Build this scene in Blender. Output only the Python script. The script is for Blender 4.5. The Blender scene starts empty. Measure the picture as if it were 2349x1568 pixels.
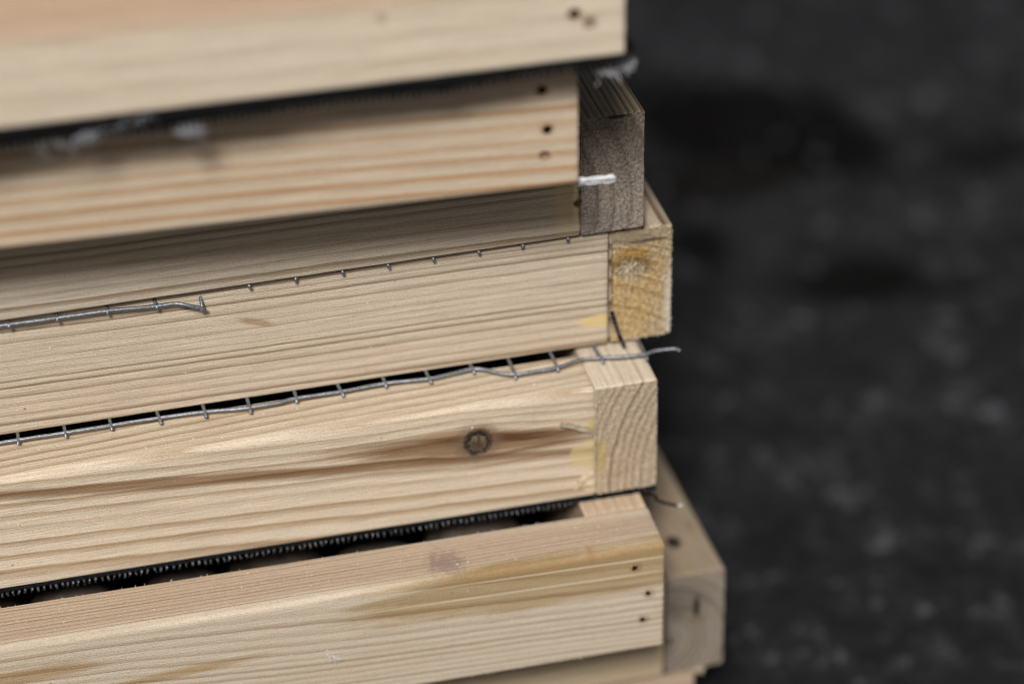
import bpy, bmesh, math, random
from mathutils import Vector, Matrix, noise as mnoise

# ------------------------------------------------------------------ camera, sky, sun, exposure
MM = 0.001
Z0 = 119.5                                   # height of the origin of the measurements (mm) above the ground
PITCH, CYAW, ROLL, DIST, TX, TZ = 0.57099, -0.23239, -0.01899, 813.73642, -43.65847, 58.43948
FPX, PW, PH = 6525.0, 2349.0, 1568.0
SUN_DIR = Vector((-0.34, -0.95, 1.0)).normalized()

fwd = Vector((-math.sin(CYAW) * math.cos(PITCH), math.cos(CYAW) * math.cos(PITCH), -math.sin(PITCH)))
right0 = Vector((math.cos(CYAW), math.sin(CYAW), 0))
up0 = right0.cross(fwd)
RIGHT = right0 * math.cos(ROLL) + up0 * math.sin(ROLL)
UP = -right0 * math.sin(ROLL) + up0 * math.cos(ROLL)
EYE = Vector((TX, 0, TZ)) - fwd * DIST       # mm, measurement space

S = bpy.context.scene
C = S.collection
cam = bpy.data.cameras.new('camera')
cam.sensor_width = 36.0
cam.lens = FPX / PW * 36.0
cam.clip_start, cam.clip_end = 0.02, 200.0
cam.dof.use_dof = True
cam.dof.focus_distance = (DIST - 8) * MM
cam.dof.aperture_fstop = 4.0
cam_o = bpy.data.objects.new('camera', cam)
C.objects.link(cam_o)
cm = Matrix((RIGHT, UP, -fwd)).transposed().to_4x4()
cm.translation = (EYE + Vector((0, 0, Z0))) * MM
cam_o.matrix_world = cm
S.camera = cam_o

world = bpy.data.worlds.new('World')
S.world = world
world.use_nodes = True
wn = world.node_tree.nodes
sky = wn.new('ShaderNodeTexSky')
sky.sky_type = 'NISHITA'
sky.sun_disc = False
sky.sun_elevation = math.asin(SUN_DIR.z)
sky.sun_rotation = math.atan2(SUN_DIR.x, SUN_DIR.y)
sky.dust_density = 4.0
sky.ozone_density = 0.3
sky.air_density = 0.8
wn['Background'].inputs[1].default_value = 0.05
world.node_tree.links.new(sky.outputs[0], wn['Background'].inputs[0])

sun = bpy.data.lights.new('sun', 'SUN')
sun.energy = 5.0
sun.angle = math.radians(11)
sun.color = (1.0, 0.98, 0.955)
sun_o = bpy.data.objects.new('sun', sun)
C.objects.link(sun_o)
sun_o.rotation_euler = SUN_DIR.to_track_quat('Z', 'Y').to_euler()
sun_o.location = (-1, -1.5, 2)

S.view_settings.view_transform = 'Standard'
S.view_settings.look = 'None'
S.view_settings.exposure = -0.47
S.view_settings.gamma = 1.0
S.view_settings.use_curve_mapping = False
S.render.engine = 'CYCLES'
S.cycles.use_denoising = True
S.cycles.denoiser = 'OPENIMAGEDENOISE'
S.cycles.max_bounces = 8
S.cycles.filter_width = 1.1

# ------------------------------------------------------------------ measurements
T, HB, WF, DF = 19.0, 38.0, 406.0, 406.0     # board thickness and height, frame width and depth
# right-front-bottom corner x, y, z (mm) and turn of every frame in the stack
FR = {'A': (-21.8, -39.0, 165.7, -0.0162), 'B': (-29.8139, -22.3047, 120.0, -0.0442),
      'C': (0.3873, 17.2547, 79.9978, 0.0124), 'D': (9.8648, 19.9026, 40.05, 0.0070),
      'E': (0, 0, 0, 0), 'F': (-5.3152, -26.6216, -39.4885, -0.0070),
      'G': (24.7498, 6.1582, -78.5182, 0.0274), 'H': (16.0, 8.0, -118.0, 0.0)}


def ray(px, py):
    return (fwd * FPX + RIGHT * (px - PW / 2) - UP * (py - PH / 2)).normalized()


def loc(f, px, py, axis=1, val=0.0):
    """photo pixel -> point (mm, coordinates of frame f) on the plane local[axis] = val"""
    x, y, z, w = FR[f]
    c, s = math.cos(-w), math.sin(-w)
    e = EYE - Vector((x, y, z)); d = ray(px, py)
    e = Vector((c * e.x - s * e.y, s * e.x + c * e.y, e.z))
    d = Vector((c * d.x - s * d.y, s * d.x + c * d.y, d.z))
    return e + d * ((val - e[axis]) / d[axis])


# ------------------------------------------------------------------ node helpers
class NG:
    def __init__(self, name):
        self.m = bpy.data.materials.new(name)
        self.m.use_nodes = True
        self.t = self.m.node_tree
        self.b = self.t.nodes['Principled BSDF']

    def n(self, typ, **kw):
        q = self.t.nodes.new(typ)
        for k, v in kw.items():
            setattr(q, k, v)
        return q

    def put(self, sock, v):
        if isinstance(v, bpy.types.NodeSocket):
            self.t.links.new(v, sock)
        elif v is not None:
            sock.default_value = v

    def math(self, op, a, b=None, c=None, clamp=False):
        q = self.n('ShaderNodeMath', operation=op, use_clamp=clamp)
        self.put(q.inputs[0], a); self.put(q.inputs[1], b); self.put(q.inputs[2], c)
        return q.outputs[0]

    def vec(self, op, a, b=None):
        q = self.n('ShaderNodeVectorMath', operation=op)
        self.put(q.inputs[0], a); self.put(q.inputs[1], b)
        return q.outputs['Value'] if op in ('LENGTH', 'DOT_PRODUCT', 'DISTANCE') else q.outputs[0]

    def noise(self, v, scale=1.0, detail=2.0, rough=0.5, dim='3D', color=False):
        q = self.n('ShaderNodeTexNoise', noise_dimensions=dim)
        if dim == '1D':
            self.put(q.inputs['W'], v)
        else:
            self.put(q.inputs['Vector'], v)
        q.inputs['Scale'].default_value = scale
        q.inputs['Detail'].default_value = detail
        q.inputs['Roughness'].default_value = rough
        return q.outputs['Color' if color else 'Fac']

    def ramp(self, f, stops, interp='LINEAR'):
        q = self.n('ShaderNodeValToRGB')
        q.color_ramp.interpolation = interp
        e = q.color_ramp.elements
        while len(e) < len(stops):
            e.new(0.5)
        for i, (p, c) in enumerate(stops):
            e[i].position = p
            e[i].color = (c, c, c, 1) if not isinstance(c, tuple) else (*c, 1)
        self.put(q.inputs[0], f)
        return q.outputs[0]

    def mix(self, f, a, b, blend='MIX'):
        q = self.n('ShaderNodeMix', data_type='RGBA', blend_type=blend)
        q.clamp_factor = True
        for s, v in ((q.inputs[0], f), (q.inputs[6], a), (q.inputs[7], b)):
            if isinstance(v, tuple) and len(v) == 3:
                v = (*v, 1)
            self.put(s, v)
        return q.outputs[2]

    def maprange(self, v, a, b, c, d, smooth=False):
        q = self.n('ShaderNodeMapRange', clamp=True)
        if smooth:
            q.interpolation_type = 'SMOOTHSTEP'
        self.put(q.inputs[0], v)
        for i, k in enumerate((a, b, c, d)):
            self.put(q.inputs[1 + i], k)
        return q.outputs[0]

    def sep(self, v):
        q = self.n('ShaderNodeSeparateXYZ'); self.put(q.inputs[0], v)
        return q.outputs

    def comb(self, x, y, z):
        q = self.n('ShaderNodeCombineXYZ')
        self.put(q.inputs[0], x); self.put(q.inputs[1], y); self.put(q.inputs[2], z)
        return q.outputs[0]

    def pos(self):
        """object coordinates in millimetres"""
        return self.vec('MULTIPLY', self.n('ShaderNodeTexCoord').outputs['Object'], (1000, 1000, 1000))

    def bump(self, h, strength, dist):
        q = self.n('ShaderNodeBump')
        q.inputs['Strength'].default_value = strength
        q.inputs['Distance'].default_value = dist
        self.put(q.inputs['Height'], h)
        self.t.links.new(q.outputs[0], self.b.inputs['Normal'])


def spot_mask(g, P, sp):
    """soft blotch: centre c, half sizes s, optional slope of its axis, ragged by noise along the grain"""
    v = g.vec('SUBTRACT', P, sp['c'])
    if sp.get('slope'):
        x, y, z = g.sep(v)
        v = g.comb(x, y, g.math('ADD', z, g.math('MULTIPLY', x, sp['slope'])))
    d = g.vec('LENGTH', g.vec('DIVIDE', v, sp['s']))
    if sp.get('n'):
        k = sp.get('ns', (0.06, 0.9, 0.9))
        nz = g.noise(g.vec('MULTIPLY', g.vec('ADD', P, sp['c']), k), 1.0, 4.0, 0.6)
        d = g.math('ADD', d, g.math('MULTIPLY', g.math('SUBTRACT', nz, 0.5), sp['n']))
    so = sp.get('soft', 0.3)
    m = g.maprange(d, 1 - so, 1 + so, 1.0, 0.0, True)
    if sp.get('hollow'):
        m = g.math('SUBTRACT', m, g.maprange(d, sp['hollow'] - so, sp['hollow'] + so, 1.0, 0.0, True), clamp=True)
    return g.math('MULTIPLY', m, sp.get('k', 1.0))


def wood(name, early, late, pith, s, contrast=0.8, quad=0.0, tilt=0.0, warp=3.0, seed=0.0, end=False,
         spots=(), knot=None, sharp=0.75, rough=0.62, fibre=0.26, bump=0.6, speck=0.5, sat=0.97):
    g = NG(name)
    P0 = g.pos()
    P = g.vec('ADD', P0, (0, 0, 0))
    x, y, z = g.sep(P)
    w = g.noise(g.vec('ADD', g.vec('MULTIPLY', P, (0.0065, 0.02, 0.02)), (seed, seed * 1.7, 3.1)), 1.0, 1.5, 0.45, color=True)
    wx, wy, wz = g.sep(w)
    yy = g.math('ADD', g.math('SUBTRACT', y, pith[0]), g.math('MULTIPLY', g.math('SUBTRACT', wy, 0.5), warp))
    zz = g.math('ADD', g.math('SUBTRACT', z, pith[1]), g.math('MULTIPLY', g.math('SUBTRACT', wz, 0.5), warp))
    zz = g.math('ADD', zz, g.math('MULTIPLY', x, tilt))
    if knot:                                   # grain lines bend round the knot
        kx, kz, kr = knot
        dx = g.math('DIVIDE', g.math('SUBTRACT', x, kx), kr * 5.5)
        dz = g.math('SUBTRACT', z, kz)
        dzn = g.math('DIVIDE', dz, kr * 1.9)
        e = g.math('EXPONENT', g.math('MULTIPLY', g.math('ADD', g.math('POWER', g.math('ABSOLUTE', dx), 2.0), g.math('POWER', g.math('ABSOLUTE', dzn), 2.0)), -1.0))
        zz = g.math('SUBTRACT', zz, g.math('MULTIPLY', g.math('MULTIPLY', dz, e), 0.75))
    r = g.math('SQRT', g.math('ADD', g.math('MULTIPLY', yy, yy), g.math('MULTIPLY', zz, zz)))
    fine = g.noise(g.vec('MULTIPLY', P, (0.03, 0.45, 0.45)), 1.0, 3.0, 0.6)
    ph = g.math('DIVIDE', r, s)
    if quad:
        ph = g.math('ADD', ph, g.math('MULTIPLY', g.math('MULTIPLY', r, r), quad))
    ph = g.math('ADD', ph, g.math('MULTIPLY', g.noise(g.math('ADD', r, seed * 11), 0.09, 1.0, 0.5, '1D'), 1.0))
    ph = g.math('ADD', ph, g.math('MULTIPLY', fine, 0.30))
    f = g.math('FRACT', ph)
    ringid = g.math('FLOOR', ph)
    late_m = g.ramp(f, [(0.0, 0.35), (0.07, 0.0), (0.45, 0.05), (sharp, 0.55), (0.92, 1.0), (1.0, 0.5)], 'EASE')
    wnz = g.n('ShaderNodeTexWhiteNoise', noise_dimensions='1D')
    g.put(wnz.inputs['W'], g.math('ADD', ringid, seed))
    ringk = g.math('ADD', g.math('MULTIPLY', wnz.outputs[0], 0.85), 0.25)
    m = g.math('MULTIPLY', g.math('MULTIPLY', late_m, ringk), contrast)
    col = g.mix(m, early, late)
    # broad tone drift, fine fibres, pores
    big = g.noise(g.vec('ADD', g.vec('MULTIPLY', P, (0.011, 0.07, 0.07)), (seed * 3, 1, 2)), 1.0, 3.0, 0.55)
    col = g.mix(g.maprange(big, 0.38, 0.75, 0.0, 0.3), col, g.mix(1.0, col, (0.80, 0.70, 0.58), 'MULTIPLY'))
    if end:
        sp1 = g.noise(P, 0.95, 3.0, 0.75)
        col = g.mix(g.maprange(sp1, 0.38, 0.62, 0.0, speck), col, g.mix(1.0, col, (0.42, 0.38, 0.34), 'MULTIPLY'))
        sp2 = g.noise(g.vec('ADD', P, (40, 7, 9)), 0.8, 3.0, 0.7)
        col = g.mix(g.maprange(sp2, 0.55, 0.70, 0.0, 0.6), col, g.mix(1.0, col, (1.55, 1.5, 1.4), 'MULTIPLY'))
        h = g.math('ADD', g.math('MULTIPLY', sp1, -0.8), g.math('MULTIPLY', sp2, 0.9))
        h = g.math('ADD', h, g.math('MULTIPLY', m, 0.5))
    else:
        fib = g.noise(g.vec('MULTIPLY', P, (0.045, 2.6, 2.6)), 1.0, 3.0, 0.65)
        k = g.maprange(fib, 0.25, 0.75, 1.0 - fibre, 1.0 + fibre)
        col = g.mix(1.0, col, g.comb(k, k, k), 'MULTIPLY')
        por = g.noise(g.vec('MULTIPLY', P, (0.35, 3.2, 3.2)), 1.0, 2.0, 0.6)
        col = g.mix(g.maprange(por, 0.57, 0.72, 0.0, 0.42), col, g.mix(1.0, col, (0.55, 0.45, 0.36), 'MULTIPLY'))
        grit = g.noise(P, 1.9, 2.0, 0.65)
        kg = g.maprange(grit, 0.3, 0.7, 0.86, 1.14)
        col = g.mix(1.0, col, g.comb(kg, kg, kg), 'MULTIPLY')
        h = g.math('ADD', g.math('MULTIPLY', fib, 0.8), g.math('MULTIPLY', grit, 0.7))
        h = g.math('ADD', h, g.math('MULTIPLY', m, 0.25))
    for sp in spots:
        mk = spot_mask(g, P, sp)
        c2 = sp['col']
        if sp.get('mul'):
            col = g.mix(mk, col, g.mix(1.0, col, c2, 'MULTIPLY'))
        else:
            col = g.mix(mk, col, c2)
        if sp.get('dent'):
            h = g.math('SUBTRACT', h, g.math('MULTIPLY', mk, sp['dent']))
    # scattered specks of dirt
    vor = g.n('ShaderNodeTexVoronoi', feature='F1')
    g.put(vor.inputs['Vector'], g.vec('MULTIPLY', P, (0.10, 0.13, 0.13)))
    vor.inputs['Scale'].default_value = 1.0
    gate = g.math('GREATER_THAN', g.sep(vor.outputs['Color'])[0], 0.62)
    dot = g.math('MULTIPLY', g.maprange(vor.outputs['Distance'], 0.025, 0.055, 1.0, 0.0), gate)
    col = g.mix(g.math('MULTIPLY', dot, 0.75), col, (0.10, 0.06, 0.035))
    hsv = g.n('ShaderNodeHueSaturation'); hsv.inputs['Saturation'].default_value = sat
    g.put(hsv.inputs['Color'], col); col = hsv.outputs[0]
    g.put(g.b.inputs['Base Color'], col)
    g.b.inputs['Roughness'].default_value = rough
    g.b.inputs['Specular IOR Level'].default_value = 0.18
    g.bump(h, bump * (1.5 if end else 1.0), 0.0004)
    return g.m


def plain(name, c1, c2, scale, rough=0.5, metal=0.0, bump=0.2, dist=0.0002, spec=0.5, lo=0.35, hi=0.65):
    g = NG(name)
    P = g.pos()
    nz = g.noise(P, scale, 4.0, 0.6)
    g.put(g.b.inputs['Base Color'], g.mix(g.maprange(nz, lo, hi, 0, 1), c1, c2))
    g.b.inputs['Roughness'].default_value = rough
    g.b.inputs['Metallic'].default_value = metal
    g.b.inputs['Specular IOR Level'].default_value = spec
    g.bump(nz, bump, dist)
    return g.m


# ------------------------------------------------------------------ mesh helpers (all in mm, scaled on build)
def link(name, verts, faces, mats, parent=None, mi=None, smooth=None, kind=None):
    me = bpy.data.meshes.new(name)
    me.from_pydata([Vector(v) * MM for v in verts], [], faces)
    for m in (mats if isinstance(mats, (list, tuple)) else [mats]):
        me.materials.append(m)
    if mi:
        me.polygons.foreach_set('material_index', mi)
    if smooth is not None:
        me.polygons.foreach_set('use_smooth', [smooth] * len(me.polygons) if isinstance(smooth, bool) else smooth)
    me.update()
    o = bpy.data.objects.new(name, me)
    C.objects.link(o)
    if parent:
        o.parent = parent
    if kind:
        o['kind'] = kind
    return o


def board(name, L, mats, parent, at=(0, 0, 0), rz=0.0, th=T, ht=HB, x0=None, rad=1.0, seed=1, ragged=0.22, ragged_ends=(0, 1),
          holes=(), rads=None):
    """rounded plank: x along the grain from x0 to x0+L, y thickness, z height; real nail holes cut into the y=0 face"""
    rnd = random.Random(seed)
    x0 = -L if x0 is None else x0
    rr = rads or (rad, rad, rad, rad)          # corners: front-bottom, back-bottom, back-top, front-top
    prof, nrm = [], []
    NS = 4
    for (cy, cz, a0, r) in ((0, 0, 180, rr[0]), (th, 0, 270, rr[1]), (th, ht, 0, rr[2]), (0, ht, 90, rr[3])):
        oy = cy + (r if cy == 0 else -r); oz = cz + (r if cz == 0 else -r)
        for k in range(NS + 1):
            a = math.radians(a0 + 90 * k / NS)
            prof.append((oy + r * math.cos(a), oz + r * math.sin(a)))
            nrm.append((math.cos(a), math.sin(a)))
    # extra points on the long sides so that cut ends are ragged
    full, fn = [], []
    n0 = len(prof)
    for i in range(n0):
        full.append(prof[i]); fn.append(nrm[i])
        a, b = prof[i], prof[(i + 1) % n0]
        dl = math.dist(a, b)
        if dl > 3:
            q = int(dl / 0.9)
            for j in range(1, q):
                full.append((a[0] + (b[0] - a[0]) * j / q, a[1] + (b[1] - a[1]) * j / q)); fn.append(nrm[i])
    N = len(full)
    xs = [0, 0.12, 0.45, 1.6, 4]
    q = int(L / 6)
    xs = xs + [4 + (L - 8) * i / q for i in range(1, q)] + [L - v for v in reversed(xs)]
    V, F, MI, SM = [], [], [], []
    for si, sx in enumerate(xs):
        de = min(sx, L - sx)
        inset = {0: 0.16, 0.12: 0.05}.get(round(de, 3), 0.0)
        for k, (py, pz) in enumerate(full):
            ny, nz = fn[k]
            wob = 0.10 * mnoise.noise(Vector((sx * 0.12 + seed * 7, py * 0.2, pz * 0.2)))
            tear = 0.0
            if de < 0.2:
                tear = -ragged * abs(mnoise.noise(Vector((seed * 3.3 + si, py * 1.1, pz * 1.1)))) * 1.6
            o = -inset + wob + tear
            ex = 0.0
            if de < 0.05:
                ex = rnd.uniform(-0.10, 0.10)
            V.append((x0 + sx + ex, py + ny * o, pz + nz * o))
    ns = len(xs)
    for i in range(ns - 1):
        for k in range(N):
            k2 = (k + 1) % N
            F.append((i * N + k, (i + 1) * N + k, (i + 1) * N + k2, i * N + k2))
            MI.append(0); SM.append(1 <= i < ns - 2)
    F.append(tuple(range(N))); MI.append(1); SM.append(False)
    F.append(tuple(reversed(range((ns - 1) * N, ns * N)))); MI.append(1); SM.append(False)
    o = link(name, V, F, mats, parent, MI, SM)
    bm = bmesh.new(); bm.from_mesh(o.data); bmesh.ops.recalc_face_normals(bm, faces=bm.faces); bm.to_mesh(o.data); bm.free()
    o.location = Vector(at) * MM
    o.rotation_euler.z = rz
    for h in holes:
        cutter(o, h)
    return o


def cutter(o, h):
    """cut one nail or staple hole: centre x, z, width, height, depth, sides"""
    hx, hz, w, hh, dep, sides = h[:6]
    ax = h[6] if len(h) > 6 else 1             # 1: into the y=0 face, 0: into the x=0 end
    vs, fs = [], []
    rnd = random.Random(int(hx * 10 + hz * 7))
    for d in (-2.0, dep):
        for k in range(sides):
            a = 2 * math.pi * (k + 0.5) / sides
            j = 1 + rnd.uniform(-0.15, 0.15)
            u, v = math.cos(a) * w * 0.7 * j, math.sin(a) * hh * 0.7 * j
            vs.append((hx + u, d, hz + v) if ax else (d, hx + u, hz + v))
    fs.append(tuple(range(sides))); fs.append(tuple(reversed(range(sides, 2 * sides))))
    for k in range(sides):
        k2 = (k + 1) % sides
        fs.append((k, k + sides, k2 + sides, k2))
    c = link('cut', vs, fs, [M_hole] if dep > 2 else [])
    bm = bmesh.new(); bm.from_mesh(c.data); bmesh.ops.recalc_face_normals(bm, faces=bm.faces); bm.to_mesh(c.data); bm.free()
    c.matrix_world = Matrix.Identity(4)
    mo = o.modifiers.new('b', 'BOOLEAN'); mo.operation = 'DIFFERENCE'; mo.solver = 'EXACT'; mo.object = c; mo.material_mode = 'TRANSFER' if dep > 2 else 'INDEX'
    keep = (o.parent, o.location.copy(), o.rotation_euler.copy())
    o.parent = None; o.location = (0, 0, 0); o.rotation_euler = (0, 0, 0)
    bpy.context.view_layer.update()
    me = bpy.data.meshes.new_from_object(o.evaluated_get(bpy.context.evaluated_depsgraph_get()))
    o.modifiers.clear()
    # faces that touch the hole keep their own flat normal, so that the rim does not smear the shading
    near = set()
    for p in me.polygons:
        c3 = p.center / MM
        if (math.hypot(c3.x - hx, c3.z - hz) if ax else math.hypot(c3.y - hx, c3.z - hz)) < max(w, hh) + 0.6 and (c3.y if ax else c3.x) < dep + 1:
            near.update(p.vertices)
    for p in me.polygons:
        if len(p.vertices) > 4 or near.intersection(p.vertices):
            p.use_smooth = False
    old = o.data; o.data = me; me.name = old.name
    bpy.data.meshes.remove(old)
    bpy.data.objects.remove(c, do_unlink=True)
    o.parent, o.location, o.rotation_euler = keep


def smooth_path(pts, sub=6):
    p = [Vector(q) for q in pts]
    out = []
    for i in range(len(p) - 1):
        a, b, c, d = p[max(i - 1, 0)], p[i], p[i + 1], p[min(i + 2, len(p) - 1)]
        for k in range(sub):
            t = k / sub
            out.append(0.5 * ((2 * b) + (c - a) * t + (2 * a - 5 * b + 4 * c - d) * t * t + (3 * b - a - 3 * c + d) * t ** 3))
    out.append(p[-1])
    return out


def tube_data(path, r, n=8, flat=1.0, jit=0.0, seed=0, V=None, F=None, taper=1.0):
    V = [] if V is None else V
    F = [] if F is None else F
    base = len(V)
    up = Vector((0.05, 0.1, 1)).normalized()
    L = len(path)
    for i, p in enumerate(path):
        t = (path[min(i + 1, L - 1)] - path[max(i - 1, 0)]).normalized()
        u = t.cross(up)
        if u.length < 0.05:
            u = t.cross(Vector((1, 0, 0)))
        u.normalize(); v = u.cross(t)
        f = 1 + (taper - 1) * i / max(1, L - 1)
        for k in range(n):
            a = 2 * math.pi * k / n
            rr = r * f * (1 + jit * mnoise.noise(Vector((i * 0.7 + seed, math.cos(a) * 2, math.sin(a) * 2))))
            V.append(p + u * math.cos(a) * rr + v * math.sin(a) * rr * flat)
    for i in range(L - 1):
        for k in range(n):
            k2 = (k + 1) % n
            F.append((base + i * n + k, base + i * n + k2, base + (i + 1) * n + k2, base + (i + 1) * n + k))
    F.append(tuple(reversed(range(base, base + n))))
    F.append(tuple(range(base + (L - 1) * n, base + L * n)))
    return V, F


def tube(name, pts, r, mat, parent, n=8, sub=6, jit=0.12, seed=0, flat=1.0, taper=1.0, smooth=True):
    V, F = tube_data(smooth_path(pts, sub) if sub > 1 else [Vector(p) for p in pts], r, n, flat, jit, seed, taper=taper)
    return link(name, V, F, mat, parent, smooth=smooth)


def slivers(name, mat, parent, items, kind='stuff'):
    """torn wood fibres / thread ends: list of (start, direction, length, width)"""
    V, F = [], []
    for s, d, l, w in items:
        s = Vector(s); d = Vector(d).normalized()
        u = d.cross(Vector((0.3, 0.5, 0.8))).normalized(); v = d.cross(u)
        b = len(V)
        bend = (u * random.uniform(-1, 1) + v * random.uniform(-1, 1)) * l * 0.18
        for q, ww in ((s, w), (s + d * l * 0.55 + bend, w * 0.9)):
            V += [q + u * ww * 0.5, q + v * ww * 0.35, q - u * ww * 0.5, q - v * ww * 0.35]
        V.append(s + d * l)
        for k in range(4):
            k2 = (k + 1) % 4
            F.append((b + k, b + k2, b + 4 + k2, b + 4 + k)); F.append((b + 4 + k, b + 4 + k2, b + 8))
        F.append((b + 3, b + 2, b + 1, b))
    return link(name, V, F, mat, parent, kind=kind)


def crumbs(name, mat, parent, pts, lo, hi, seed=1):
    rnd = random.Random(seed)
    V, F = [], []
    for p in pts:
        r = lo + (hi - lo) * rnd.random() ** 2.5
        b = len(V)
        for d in ((1, 0, 0), (0, 1, 0), (-1, 0, 0), (0, -1, 0), (0, 0, 1)):
            V.append(Vector(p) + Vector([c * r * rnd.uniform(0.5, 1.4) for c in d]))
        for k in range(4):
            F.append((b + k, b + (k + 1) % 4, b + 4))
        F.append((b + 3, b + 2, b + 1, b))
    return link(name, V, F, mat, parent, kind='stuff')


def thing(f, label, name='sieve_frame', cat='sieve', group='wooden sieve frames in the stack'):
    x, y, z, w = FR[f]
    o = bpy.data.objects.new(name, None)
    C.objects.link(o)
    o.empty_display_size = 0.05
    o.location = Vector((x, y, z + Z0)) * MM
    o.rotation_euler.z = w
    o['label'] = label; o['category'] = cat; o['group'] = group
    return o


random.seed(7)
# ------------------------------------------------------------------ ground
def ground_material():
    g = NG('dark_ground')
    P = g.pos()
    n1 = g.noise(P, 0.030, 6.0, 0.66)
    n2 = g.noise(P, 0.10, 5.0, 0.72)
    n3 = g.noise(P, 0.35, 3.0, 0.6)
    k = g.math('ADD', g.math('MULTIPLY', n1, 0.42), g.math('ADD', g.math('MULTIPLY', n2, 0.40), g.math('MULTIPLY', n3, 0.18)))
    col = g.ramp(k, [(0.39, (0.0105, 0.0103, 0.0110)), (0.48, (0.0180, 0.0177, 0.0190)), (0.55, (0.028, 0.0274, 0.0293)), (0.61, (0.115, 0.112, 0.119))])
    bl = [((1740, 290), (44, 42), (0.0028, 0.0022, 0.0017)), ((1890, 330), (30, 34), (0.0028, 0.0022, 0.0017)), ((1560, 260), (26, 40), (0.0028, 0.0022, 0.0017)),
          ((1640, 420), (40, 18), (0.008, 0.0062, 0.004)), ((1975, 642), (27, 19), (0.0020, 0.0024, 0.0014)), ((1607, 562), (11, 18), (0.0035, 0.0042, 0.003)),
          ((2270, 350), (26, 16), (0.006, 0.0066, 0.0055)), ((2150, 665), (30, 6), (0.008, 0.008, 0.007))]
    for (px, py), (a, b), c in bl:
        d = ray(px, py); q = EYE + d * ((-Z0 - EYE.z) / d.z)
        m = spot_mask(g, P, dict(c=(q.x, q.y, 0), s=(a, b, 400), n=0.7, ns=(0.04, 0.04, 0.0), soft=0.35, k=0.9))
        col = g.mix(m, col, c)
    g.put(g.b.inputs['Base Color'], col)
    g.b.inputs['Roughness'].default_value = 0.85
    g.b.inputs['Specular IOR Level'].default_value = 0.08
    g.bump(g.math('ADD', n2, g.math('MULTIPLY', n3, 0.6)), 0.8, 0.004)
    return g.m


GV, GF = [], []
GN = 90
gm = ground_material()
steps = [(-1 + 2 * i / GN) for i in range(GN + 1)]
cxy = (450.0, 450.0)
for j in steps:
    for i in steps:
        x = math.copysign(abs(i) ** 2.6, i) * 30000 + cxy[0]; y = math.copysign(abs(j) ** 2.6, j) * 30000 + cxy[1]
        away = max(0.0, min(1.0, (math.hypot(x - (-190), y - 200) - 380) / 200))
        z = away * 3.0 * mnoise.noise(Vector((x * 0.012, y * 0.012, 0)))
        GV.append((x, y, z))
for j in range(GN):
    for i in range(GN):
        a = j * (GN + 1) + i
        GF.append((a, a + 1, a + GN + 2, a + GN + 1))
ground = link('ground', GV, GF, gm, smooth=True)
ground['kind'] = 'structure'
ground['label'] = 'dark grey stony ground with blackish blotches behind the stack'

grit_m = plain('gravel_stone', (0.010, 0.010, 0.011), (0.036, 0.0355, 0.038), 0.03, 0.7, 0, 0.4, 0.001)
V, F = [], []
rs = random.Random(5)
ico = bmesh.new(); bmesh.ops.create_icosphere(ico, subdivisions=1, radius=1.0)
iv = [v.co.copy() for v in ico.verts]; fi = [[v.index for v in f.verts] for f in ico.faces]; ico.free()
for _ in range(4200):
    x, y = rs.uniform(40, 900), rs.uniform(-220, 1250)
    if x < 70 and y < 460 and rs.random() < 0.5:
        continue
    sz = 1.0 + 3.2 * rs.random() ** 4
    b = len(V); a = rs.uniform(0, 6.28); ca, sa = math.cos(a), math.sin(a); e = rs.uniform(0.6, 1.0); fl = rs.uniform(0.4, 0.8)
    off = Vector((rs.random() * 99, rs.random() * 99, 0))
    for q in iv:
        q = q * (1 + 0.35 * mnoise.noise(q * 1.3 + off))
        qx, qy = q.x * sz, q.y * sz * e
        V.append((x + qx * ca - qy * sa, y + qx * sa + qy * ca, q.z * sz * fl + sz * fl * 0.35))
    F += [[b + k for k in f] for f in fi]
gr = link('gravel', V, F, grit_m, smooth=False, kind='stuff')
gr['label'] = 'small dark stones scattered over the blurred ground'

# ------------------------------------------------------------------ shared materials
M_wire = plain('galvanised_wire', (0.16, 0.175, 0.20), (0.36, 0.385, 0.42), 1.4, 0.48, 0.75, 0.5, 0.0002)
M_black = plain('black_netting', (0.003, 0.003, 0.0035), (0.008, 0.008, 0.009), 1.0, 0.85, 0, 0.5, 0.0003, spec=0.08)
M_loop = plain('netting_loop', (0.012, 0.012, 0.014), (0.16, 0.16, 0.17), 0.9, 0.35, 0, 0.3, 0.0002, lo=0.42, hi=0.75)  # light flecks in the colour stand in for sun glints on black loops
M_white = plain('white_thread', (0.62, 0.63, 0.66), (0.82, 0.82, 0.84), 1.2, 0.7, 0, 0.2)
M_fuzz = plain('shade_dimmed_fuzz', (0.14, 0.144, 0.155), (0.40, 0.41, 0.44), 1.0, 0.8, 0, 0.2)  # white fluff, its colour dimmed for the shade under the frame
M_staple = plain('dark_staple_steel', (0.02, 0.022, 0.028), (0.30, 0.33, 0.38), 1.1, 0.32, 0.85, 0.3, lo=0.5, hi=0.62)
M_chip = plain('wood_splinter', (0.46, 0.36, 0.23), (0.70, 0.60, 0.44), 0.9, 0.7, 0, 0.4)
M_tuft = plain('torn_pale_fibre', (0.42, 0.34, 0.21), (0.74, 0.66, 0.52), 0.9, 0.7, 0, 0.4)
M_chip2 = plain('greyish_splinter', (0.30, 0.24, 0.17), (0.52, 0.44, 0.32), 0.6, 0.7, 0, 0.4)
M_dust = plain('sawdust_crumb', (0.50, 0.41, 0.30), (0.70, 0.61, 0.48), 0.5, 0.8, 0, 0.2)
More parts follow.
